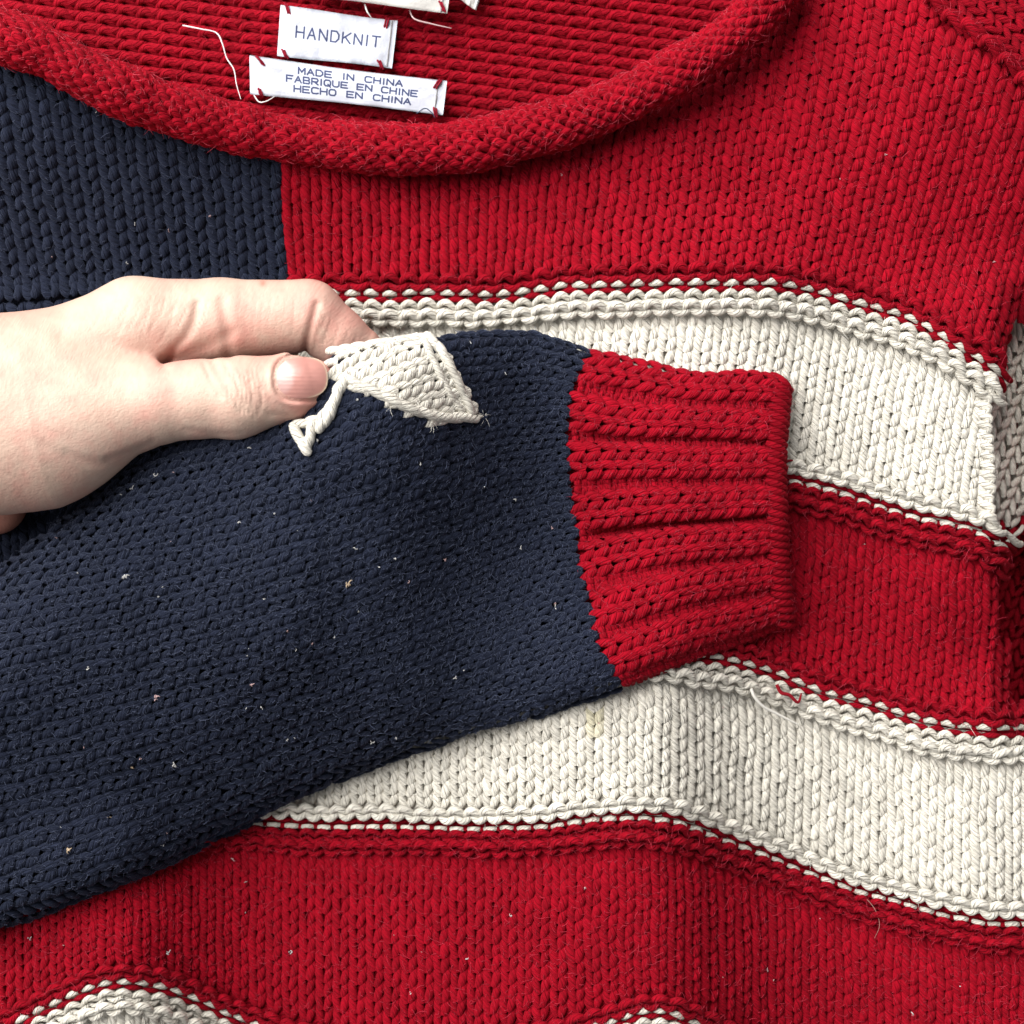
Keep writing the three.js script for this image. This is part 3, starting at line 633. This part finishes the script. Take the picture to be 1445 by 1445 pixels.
  for (let K = 0; K <= nz; K += BL) for (let Jy = 0; Jy <= ny; Jy += BL) for (let I = 0; I <= nx; I += BL) {
    const h = BL * C / 2, d = base([lo[0] + I * C + h, lo[1] + Jy * C + h, lo[2] + K * C + h]);
    const near = Math.abs(d) < h * 1.74 * 1.5 + 14;
    for (let k = K; k < Math.min(K + BL, nz + 1); k++) for (let j = Jy; j < Math.min(Jy + BL, ny + 1); j++) for (let i = I; i < Math.min(I + BL, nx + 1); i++) val[id(i, j, k)] = near ? sdf(lo[0] + i * C, lo[1] + j * C, lo[2] + k * C) : d;
  }
  const vert = new Int32Array(nx * ny * nz).fill(-1), vid = (i, j, k) => (k * ny + j) * nx + i, P = [], I3 = [];
  const corner = [[0, 0, 0], [1, 0, 0], [0, 1, 0], [1, 1, 0], [0, 0, 1], [1, 0, 1], [0, 1, 1], [1, 1, 1]], edges = [[0, 1], [2, 3], [4, 5], [6, 7], [0, 2], [1, 3], [4, 6], [5, 7], [0, 4], [1, 5], [2, 6], [3, 7]];
  for (let k = 0; k < nz; k++) for (let j = 0; j < ny; j++) for (let i = 0; i < nx; i++) {
    const v = corner.map(([a, b, c]) => val[id(i + a, j + b, k + c)]); let neg = 0; for (const x of v) if (x < 0) neg++;
    if (!neg || neg === 8) continue;
    let s = [0, 0, 0], n = 0;
    for (const [a, b] of edges) if ((v[a] < 0) !== (v[b] < 0)) { const t = v[a] / (v[a] - v[b]); for (let q = 0; q < 3; q++) s[q] += lerp(corner[a][q], corner[b][q], t); n++; }
    vert[vid(i, j, k)] = P.length / 3; P.push(lo[0] + (i + s[0] / n) * C, lo[1] + (j + s[1] / n) * C, lo[2] + (k + s[2] / n) * C);
  }
  const quad = (a, b, c, d, flip) => { if (a < 0 || b < 0 || c < 0 || d < 0) return; flip ? I3.push(a, b, c, a, c, d) : I3.push(a, c, b, a, d, c); };
  for (let k = 1; k < nz; k++) for (let j = 1; j < ny; j++) for (let i = 1; i < nx; i++) {
    const v0 = val[id(i, j, k)] < 0;
    if (v0 !== val[id(i + 1, j, k)] < 0) quad(vert[vid(i, j - 1, k - 1)], vert[vid(i, j, k - 1)], vert[vid(i, j, k)], vert[vid(i, j - 1, k)], !v0);
    if (v0 !== val[id(i, j + 1, k)] < 0) quad(vert[vid(i - 1, j, k - 1)], vert[vid(i - 1, j, k)], vert[vid(i, j, k)], vert[vid(i, j, k - 1)], !v0);
    if (v0 !== val[id(i, j, k + 1)] < 0) quad(vert[vid(i - 1, j - 1, k)], vert[vid(i, j - 1, k)], vert[vid(i, j, k)], vert[vid(i - 1, j, k)], !v0);
  }
  const n = P.length / 3, pos = new Float32Array(n * 3), nor = new Float32Array(n * 3), uv = new Float32Array(n * 2), col = new Float32Array(n * 3);
  const skin = [0.54, 0.375, 0.295], pink = [0.54, 0.235, 0.195], pale = [0.58, 0.44, 0.355], ruddy = [0.5, 0.2, 0.15];
  for (let i = 0; i < n; i++) {
    let x = P[i * 3], y = P[i * 3 + 1], z = P[i * 3 + 2]; const e = 0.8;
    const g = nrm([sdf(x + e, y, z) - sdf(x - e, y, z), sdf(x, y + e, z) - sdf(x, y - e, z), sdf(x, y, z + e) - sdf(x, y, z - e)]);
    const d = sdf(x, y, z); x -= g[0] * d * 0.9; y -= g[1] * d * 0.9; z -= g[2] * d * 0.9;
    pos.set(U(x, y, z), i * 3); nor.set([g[0], g[2], g[1]], i * 3);
    uv.set([(x + 0.35 * z) / 120, (y - 0.45 * z) / 120], i * 2);
    // flushed finger ends and folds, blotches
    let w = 0.55 * sm(372, 430, x) * sm(500, 515, y) + 0.35 * sm(452, 470, x) + 0.35 * gs(x, 440, 22) * sm(520, 440, y) + 0.3 * gs(Math.hypot(x - 330, y - 480), 0, 70) + 0.35 * gs(Math.hypot(x - 240, y - 505), 0, 45);
    w += 0.16 + 0.22 * vnoise(x / 34, y / 28) + 0.14 * vnoise(x / 12, y / 12 + 5) + 0.1 * vnoise(x / 5, y / 5 + 50);
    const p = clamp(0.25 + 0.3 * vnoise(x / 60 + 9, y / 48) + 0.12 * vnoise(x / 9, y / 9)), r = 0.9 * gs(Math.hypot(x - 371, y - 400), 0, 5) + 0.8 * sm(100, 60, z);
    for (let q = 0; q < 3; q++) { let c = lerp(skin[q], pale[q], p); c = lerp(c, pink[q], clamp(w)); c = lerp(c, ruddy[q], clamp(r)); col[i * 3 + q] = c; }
  }
  const geo = new THREE.BufferGeometry();
  geo.setAttribute('position', new THREE.BufferAttribute(pos, 3)); geo.setAttribute('normal', new THREE.BufferAttribute(nor, 3));
  geo.setAttribute('uv', new THREE.BufferAttribute(uv, 2)); geo.setAttribute('color', new THREE.BufferAttribute(col, 3)); geo.setIndex(I3);
  const pores = dataTex(512, (u, v) => 0.4 * pnoise(u, v, 30, 30, 11) + 0.35 * pnoise(u, v, 64, 52, 12) + 0.25 * Math.abs(2 * pnoise((u + v) % 1, v, 22, 40, 13) - 1));
  const skinMat = new THREE.MeshPhysicalMaterial({ vertexColors: true, roughness: 0.55, specularIntensity: 0.55, bumpMap: pores, bumpScale: 0.0001, sheen: 0.15, sheenColor: new THREE.Color().setRGB(0.6, 0.3, 0.2), sheenRoughness: 0.5 });
  const hand = put(geo, 'person', skinMat, scene, { label: 'bare hand pinching the navy sleeve between thumb and forefinger', category: 'person' });
  // the thumbnail: a curved plate set in its groove
  const top = (x, y) => { let z = 280; for (let i = 0; i < 60; i++) { const d = base([x, y, z]); z -= Math.max(0.05, d * 0.8); if (Math.abs(d) < 0.05) break; } return z; };
  const nb = new Buf(), R = 16, A = 56, Z = [];
  const cs = Math.cos(NAIL.rot), sn = Math.sin(NAIL.rot);
  const place = (a, r) => { const c = Math.cos(a), s = Math.sin(a), k = (Math.abs(c) ** 2.7 + Math.abs(s) ** 2.4) ** (-1 / 2.55), p = r * k * c * NAIL.a, q = r * k * s * NAIL.b; return [NAIL.x + p * cs - q * sn, NAIL.y + p * sn + q * cs]; };
  const nz2 = (x, y) => top(x, y) * 0.55 + 0.45 * (221 - 0.0075 * (y - 532) ** 2 - 0.0035 * Math.max(0, x - 425) ** 2 - 0.0008 * (x - 425) ** 2) + 0.12 * Math.sin(y * 1.1);
  const NF = field((x, y) => nz2(x, y) + 1.6);
  nb.sheet((r, a) => { const q = place(a * 2 * Math.PI, Math.max(0.01, r)); const o = NF(q[0], q[1], r > 0.97 ? -3 : 0.3); return o; }, R, A, (r, a) => {
    const [x, y] = place(a * 2 * Math.PI, Math.max(0.01, r)), l = clamp(1.3 - Math.hypot((x - 397) / 17, (y - 532) / 22)), f = sm(0.86, 0.95, r) * sm(430, 445, x), v = 1 + 0.06 * vnoise(x / 6, y / 4);
    return [lerp(lerp(0.48, 0.56, sm(0, 0.5, l)), 0.72, f) * v, lerp(lerp(0.225, 0.34, sm(0, 0.5, l)), 0.58, f) * v, lerp(lerp(0.19, 0.31, sm(0, 0.5, l)), 0.42, f) * v];
  });
  nb.build('thumbnail', new THREE.MeshPhysicalMaterial({ vertexColors: true, roughness: 0.3, clearcoat: 0.35, clearcoatRoughness: 0.25, side: THREE.DoubleSide }), hand);
}

// ---------------------------------------------------------------- woven labels sewn inside the neck
{
  const weave = dataTex(256, (u, v) => 0.5 + 0.25 * Math.sin(u * 2 * Math.PI * 64) * Math.sin(v * 2 * Math.PI * 64) + 0.25 * pnoise(u, v, 40, 40, 21));
  // letters drawn as strokes, one unit high and w wide
  const G = { A: [[0, 1, .5, 0], [.5, 0, 1, 1], [.2, .66, .8, .66]], B: [[0, 0, 0, 1], [0, 0, .85, 0], [0, .5, .85, .5], [0, 1, .9, 1], [.85, 0, .95, .25], [.95, .25, .85, .5], [.85, .5, 1, .75], [1, .75, .9, 1]], C: [[1, .1, .75, 0], [.75, 0, .2, 0], [.2, 0, 0, .25], [0, .25, 0, .75], [0, .75, .2, 1], [.2, 1, .75, 1], [.75, 1, 1, .9]], D: [[0, 0, 0, 1], [0, 0, .65, 0], [.65, 0, 1, .3], [1, .3, 1, .7], [1, .7, .65, 1], [.65, 1, 0, 1]], E: [[0, 0, 0, 1], [0, 0, 1, 0], [0, .5, .85, .5], [0, 1, 1, 1]], F: [[0, 0, 0, 1], [0, 0, 1, 0], [0, .5, .8, .5]], H: [[0, 0, 0, 1], [1, 0, 1, 1], [0, .5, 1, .5]], I: [[.5, 0, .5, 1]], K: [[0, 0, 0, 1], [1, 0, 0, .6], [.3, .4, 1, 1]], M: [[0, 1, 0, 0], [0, 0, .5, .7], [.5, .7, 1, 0], [1, 0, 1, 1]], N: [[0, 1, 0, 0], [0, 0, 1, 1], [1, 1, 1, 0]], O: [[.2, 0, .8, 0], [.8, 0, 1, .25], [1, .25, 1, .75], [1, .75, .8, 1], [.8, 1, .2, 1], [.2, 1, 0, .75], [0, .75, 0, .25], [0, .25, .2, 0]], Q: [[.2, 0, .8, 0], [.8, 0, 1, .25], [1, .25, 1, .75], [1, .75, .8, 1], [.8, 1, .2, 1], [.2, 1, 0, .75], [0, .75, 0, .25], [0, .25, .2, 0], [.6, .7, 1, 1.15]], R: [[0, 0, 0, 1], [0, 0, .85, 0], [.85, 0, 1, .25], [1, .25, .85, .55], [.85, .55, 0, .55], [.4, .55, 1, 1]], T: [[0, 0, 1, 0], [.5, 0, .5, 1]], U: [[0, 0, 0, .75], [0, .75, .25, 1], [.25, 1, .75, 1], [.75, 1, 1, .75], [1, .75, 1, 0]] };
  function print(w, h, lines) {
    const cv = document.createElement('canvas'); cv.width = w * 6; cv.height = h * 6;
    const g = cv.getContext('2d'); g.fillStyle = '#bfc3ce'; g.fillRect(0, 0, cv.width, cv.height);
    g.strokeStyle = '#24305a'; g.lineCap = 'round';
    for (const [text, x0, y0, ch, cw, adv, sp, lw] of lines) {
      g.lineWidth = lw * 6; let x = x0;
      for (const c of text) {
        if (c === ' ') { x += sp; continue; }
        const ww = c === 'I' ? cw * 0.3 : cw;
        for (const [a, b, d, e] of G[c]) { g.beginPath(); g.moveTo((x + a * ww) * 6, (y0 + b * ch) * 6); g.lineTo((x + d * ww) * 6, (y0 + e * ch) * 6); g.stroke(); }
        x += ww + adv;
      }
    }
    const t = new THREE.CanvasTexture(cv); t.colorSpace = THREE.SRGBColorSpace; t.flipY = false; t.magFilter = THREE.LinearFilter;
    return t;
  }
  // corners clockwise from top left, in u; z = height; a thin sheet of ribbon with a back
  function label(Q, z, bulge, map, lab, tacks, seedv) {
    const [a, b, c, d] = Q, N = 40, M = 14, p = [], uv = [], idx = [];
    const at = (s, t, dz) => {
      const x = lerp(lerp(a[0], b[0], s), lerp(d[0], c[0], s), t), y = lerp(lerp(a[1], b[1], s), lerp(d[1], c[1], s), t) + 2.2 * Math.sin(s * 5 + seedv) * (t - 0.5);
      const e = Math.min(1, 8 * Math.min(s, 1 - s)), f = Math.min(1, 5 * Math.min(t, 1 - t));
      return U(x, y, z + dz + bulge * e * (0.4 + 0.6 * f) + 1.8 * vnoise(s * 6 + seedv, t * 2.2 + seedv) + 1.2 * vnoise(s * 16, t * 5 + seedv));
    };
    for (const side of [0, 1]) {
      const b0 = p.length / 3;
      for (let i = 0; i <= N; i++) for (let j = 0; j <= M; j++) {
        p.push(...at(i / N, j / M, side ? -2.4 : 0)); uv.push(i / N, j / M);
        if (i && j) { const v = b0 + i * (M + 1) + j, w = v - M - 1; side ? idx.push(w - 1, w, v, w - 1, v, v - 1) : idx.push(w - 1, v, w, w - 1, v - 1, v); }
      }
    }
    const h = (N + 1) * (M + 1), rim = [];
    for (let i = 0; i < N; i++) rim.push([i * (M + 1), (i + 1) * (M + 1)], [i * (M + 1) + M, (i + 1) * (M + 1) + M]);
    for (let j = 0; j < M; j++) rim.push([j, j + 1], [N * (M + 1) + j, N * (M + 1) + j + 1]);
    for (const [u, v] of rim) idx.push(u, v, v + h, u, v + h, u + h);
    const g = new THREE.BufferGeometry();
    g.setAttribute('position', new THREE.BufferAttribute(new Float32Array(p), 3)); g.setAttribute('uv', new THREE.BufferAttribute(new Float32Array(uv), 2)); g.setIndex(idx); g.computeVertexNormals();
    const bm = weave.clone(); bm.needsUpdate = true; bm.repeat.set(Math.hypot(b[0] - a[0], b[1] - a[1]) / 100, Math.hypot(d[0] - a[0], d[1] - a[1]) / 100);
    const m = put(g, 'woven_label', new THREE.MeshPhysicalMaterial({ map, color: map ? 0xffffff : 0xc4c2bd, roughness: 0.62, bumpMap: bm, bumpScale: 0.00022, sheen: 0.2, side: THREE.DoubleSide }), sweater, { label: lab });
    // the turned-under end on the right
    const fb = new Buf(); fb.strand([0, .25, .5, .75, 1].map((t) => ({ p: at(0.955, lerp(0.02, 0.98, t), 0.2), n: [0, 1, 0] })), [1, 1, 1, 1, 1].map((x) => 1.2 * S), [0.78, 0.78, 0.8], 1.6, 6);
    fb.build('folded_end', MAT.white, m);
    for (const [s, t, dx, dy] of tacks) {
      const tb = new Buf();
      for (let k = 0; k < 2; k++) {
        const q = at(s, t, 0), o = (v) => U(0, 0, 0);
        const pts = []; for (let i = 0; i < 6; i++) { const w = i / 5; pts.push({ p: [q[0] + (dx * (w - 0.5) + k * 3.2 + rr(-.6, .6)) * S, q[1] + (0.6 + 2.4 * Math.sin(Math.PI * w)) * S, q[2] + (dy * (w - 0.5) + k * 1.5) * S], n: [0, 1, 0] }); }
        tb.strand(pts, pts.map(() => 1.45 * S), tone([0.5, 0.02, 0.05]), 3, 7);
      }
      tb.build('tack_stitch', MAT.red, m);
    }
  }
  const corner4 = (dx) => [[0.055, 0.06, 5, 15], [0.9, 0.08, -4, 14], [0.06, 0.94, 6, 12], [0.89, 0.95, 5, 12]];
  label([[396, 8], [561, 29], [553, 97], [391, 78]], -26, 4, print(166, 69, [['HANDKNIT', 25, 26, 15, 11, 5.6, 0, 2.4]]), 'white woven label lettered HANDKNIT', corner4(), 1);
  label([[352, 79], [631, 115], [625, 162], [353, 132]], -16, 3, print(281, 50, [['MADE IN CHINA', 70, 7, 8.2, 9.2, 3.4, 13, 2.4], ['FABRIQUE EN CHINE', 53, 19.6, 8.2, 8.9, 3.2, 11, 2.4], ['HECHO EN CHINA', 64, 32.4, 8.2, 9.4, 3.3, 13, 2.4]]), 'narrow white woven label lettered with the country in three languages', [[0.05, 0.1, 10, 12], [0.95, 0.12, -9, 12], [0.05, 0.92, 4, 10], [0.955, 0.93, 2, 12]], 2);
  label([[436, -66], [640, -44], [631, 18], [424, -6]], -8, 4, null, 'white woven label cut by the upper edge of the picture', [[0.955, 0.86, 6, 14]], 3);
  label([[628, -30], [690, -40], [672, 14], [640, -6]], -22, 2, null, 'folded corner of a white woven label', [], 4);
}

// ---------------------------------------------------------------- loose threads
function threadThing(name, label, pts, rad, col, mat, K = 8) {
  const c = new THREE.CatmullRomCurve3(pts.map((p) => new THREE.Vector3(...U(...p)))), N = pts.length * 7, b = new Buf(), q = [];
  for (let i = 0; i <= N; i++) { const v = c.getPoint(i / N); q.push({ p: [v.x, v.y, v.z], n: [0.12, 0.98, 0.15] }); }
  b.strand(q, q.map((_, i) => rad * S * (1 - 0.6 * (i / N) ** 4)), col, Math.PI, K);
  return b.build(name, mat, scene, { label, category: 'thread' });
}
const threadMat = new THREE.MeshStandardMaterial({ vertexColors: true, roughness: 0.6, side: THREE.DoubleSide });
threadThing('loose_thread', 'long thin white thread hanging inside the neckline left of the labels', [[258, 36, -26], [283, 41, -22], [306, 47, -24], [314, 62, -22], [320, 82, -25], [330, 98, -24], [334, 120, -23], [340, 140, -20]], 1.0, [0.78, 0.74, 0.74], threadMat);
threadThing('loose_thread', 'short white thread curling under the corner of the lower label', [[355, 128, -20], [366, 144, -16], [376, 143, -14], [388, 136, -14]], 0.9, [0.78, 0.74, 0.74], threadMat);
threadThing('loose_thread', 'pale frayed thread end right of the HANDKNIT label', [[578, 14, -18], [584, 26, -16], [610, 34, -20], [637, 40, -24]], 1.1, [0.75, 0.55, 0.55], threadMat);
threadThing('loose_thread', 'fine white thread showing over the upper edge of the HANDKNIT label', [[515, 6, -14], [518, 16, -12], [524, 25, -16]], 1.1, [0.8, 0.78, 0.76], threadMat);
threadThing('loose_thread', 'tiny navy thread loop at the right end of the lower label', [[588, 160, -8], [600, 153, -6], [608, 158, -6], [614, 166, -8]], 0.8, [0.03, 0.05, 0.1], threadMat);
const bz = (x, y, o) => [x, y, bodyH(x, y) + o];
threadThing('loose_thread', 'thick white thread end lying loose on the middle cream stripe', [bz(1060, 972, 27), bz(1064, 982, 27), bz(1076, 996, 25), bz(1098, 1008, 20), bz(1126, 1022, 14)], 2.3, [0.8, 0.77, 0.7], threadMat);
threadThing('yarn_loop', 'small red yarn loop on the cream ridge of the middle stripe', [bz(1096, 966, 24), bz(1102, 977, 28), bz(1114, 981, 28), bz(1126, 991, 27), bz(1131, 978, 24)], 2.5, [0.45, 0.015, 0.03], MAT.red);
threadThing('yarn_loop', 'short red yarn end beside the cuff rim on the upper cream stripe', [bz(1096, 648, 36), bz(1106, 654, 20), bz(1114, 650, 18), bz(1124, 652, 10)], 1.8, [0.45, 0.015, 0.03], MAT.red);
threadThing('loose_hair', 'single pale hair curving over the lower red stripe', [bz(1204, 1258, 10), bz(1222, 1268, 12), bz(1236, 1286, 12), bz(1241, 1306, 10), bz(1234, 1324, 8)], 0.5, [0.4, 0.2, 0.17], threadMat);

// ---------------------------------------------------------------- lint and flecks caught in the knit
{
  const b = new Buf(), W = [0.5, 0.49, 0.48], PK = [0.42, 0.28, 0.28], BG = [0.5, 0.38, 0.26];
  const fleck = (F, x, y, size, col) => {
    size *= 0.72;
    const n = size > 3 ? 7 : 3;
    for (let i = 0; i < n; i++) {
      let a = rr(0, 6.28), px = x + rr(-1, 1) * size * 0.5, py = y + rr(-1, 1) * size * 0.4; const q = [], L = size * rr(0.7, i ? 1.6 : 2.6), cu = rr(-1.4, 1.4), z0 = rr(2.6, 5);
      for (let k = 0; k < 5; k++) { q.push(F(px, py, z0 + 1.2 * Math.sin(k * 0.8))); px += Math.cos(a) * L / 4; py += Math.sin(a) * L / 4; a += cu * 0.7; }
      b.strand(q, [0.12, 0.2, 0.22, 0.18, 0.08].map((v) => (0.35 + v * size * 0.55) * S), tone(col, 0.2), Math.PI, 4);
    }
  };
  for (const [x, y, s, c] of [[179, 812, 5, W], [248, 668, 3.5, PK], [222, 674, 4, W], [338, 738, 3.5, W], [455, 777, 3, W], [502, 775, 3, W], [493, 823, 5.5, BG], [222, 983, 5, PK], [126, 941, 3.5, W], [247, 1076, 4.5, W], [188, 1082, 3, BG], [356, 962, 3.5, PK], [371, 996, 3, W], [407, 1040, 3.5, W], [525, 1045, 4, W], [560, 1038, 3, W], [555, 787, 3, W], [625, 790, 2.5, PK], [680, 688, 3, W], [726, 704, 3, W], [785, 858, 3.5, W], [735, 776, 3.5, W], [98, 1198, 5, BG], [152, 1152, 4, BG], [228, 1190, 3, W], [661, 485, 4, W], [640, 955, 4, W], [662, 560, 3.5, W], [505, 566, 3, W], [590, 655, 3, W], [450, 622, 3.5, W], [353, 634, 4, W], [188, 690, 3, W], [780, 745, 3, PK]]) fleck(sleeve, x, y, s, c);
  for (let i = 0; i < 48; i++) { const x = rr(5, 835), y = rr(480, 1300); if (inSleeve(x, y, 8) && !inHand(x, y)) fleck(sleeve, x, y, rr(1.2, 2.4), rnd() < 0.7 ? W : PK); }
  for (const [x, y, s] of [[137, 157, 3], [296, 305, 3.5], [240, 327, 3], [192, 316, 2.5], [75, 360, 3], [180, 371, 2.5], [397, 354, 3], [793, 247, 3.5], [1250, 219, 3], [1402, 372, 2.5], [235, 1344, 4.5], [330, 1213, 4], [347, 1243, 3], [412, 1343, 4], [347, 1285, 3], [659, 1352, 3.5], [722, 1290, 3], [826, 1250, 3], [1068, 1346, 3.5], [1080, 1366, 3.5], [1190, 1380, 3], [1288, 1430, 4], [1356, 1390, 4], [1316, 1325, 3], [46, 1323, 3], [583, 1398, 3]]) fleck(body, x, y, s, rnd() < 0.6 ? W : PK);
  for (let i = 0; i < 34; i++) { const x = rr(0, 1445), y = rr(200, 1445); if (onFront(x, y) && !inSleeve(x, y, -10) && !inHand(x, y)) fleck(body, x, y, rr(1, 2), [0.6, 0.4, 0.38]); }
  b.build('lint', new THREE.MeshStandardMaterial({ vertexColors: true, roughness: 0.9, side: THREE.DoubleSide }), scene, { label: 'pale specks of lint caught all over the knit', category: 'lint', kind: 'stuff' });
}
renderer.render(scene, camera);
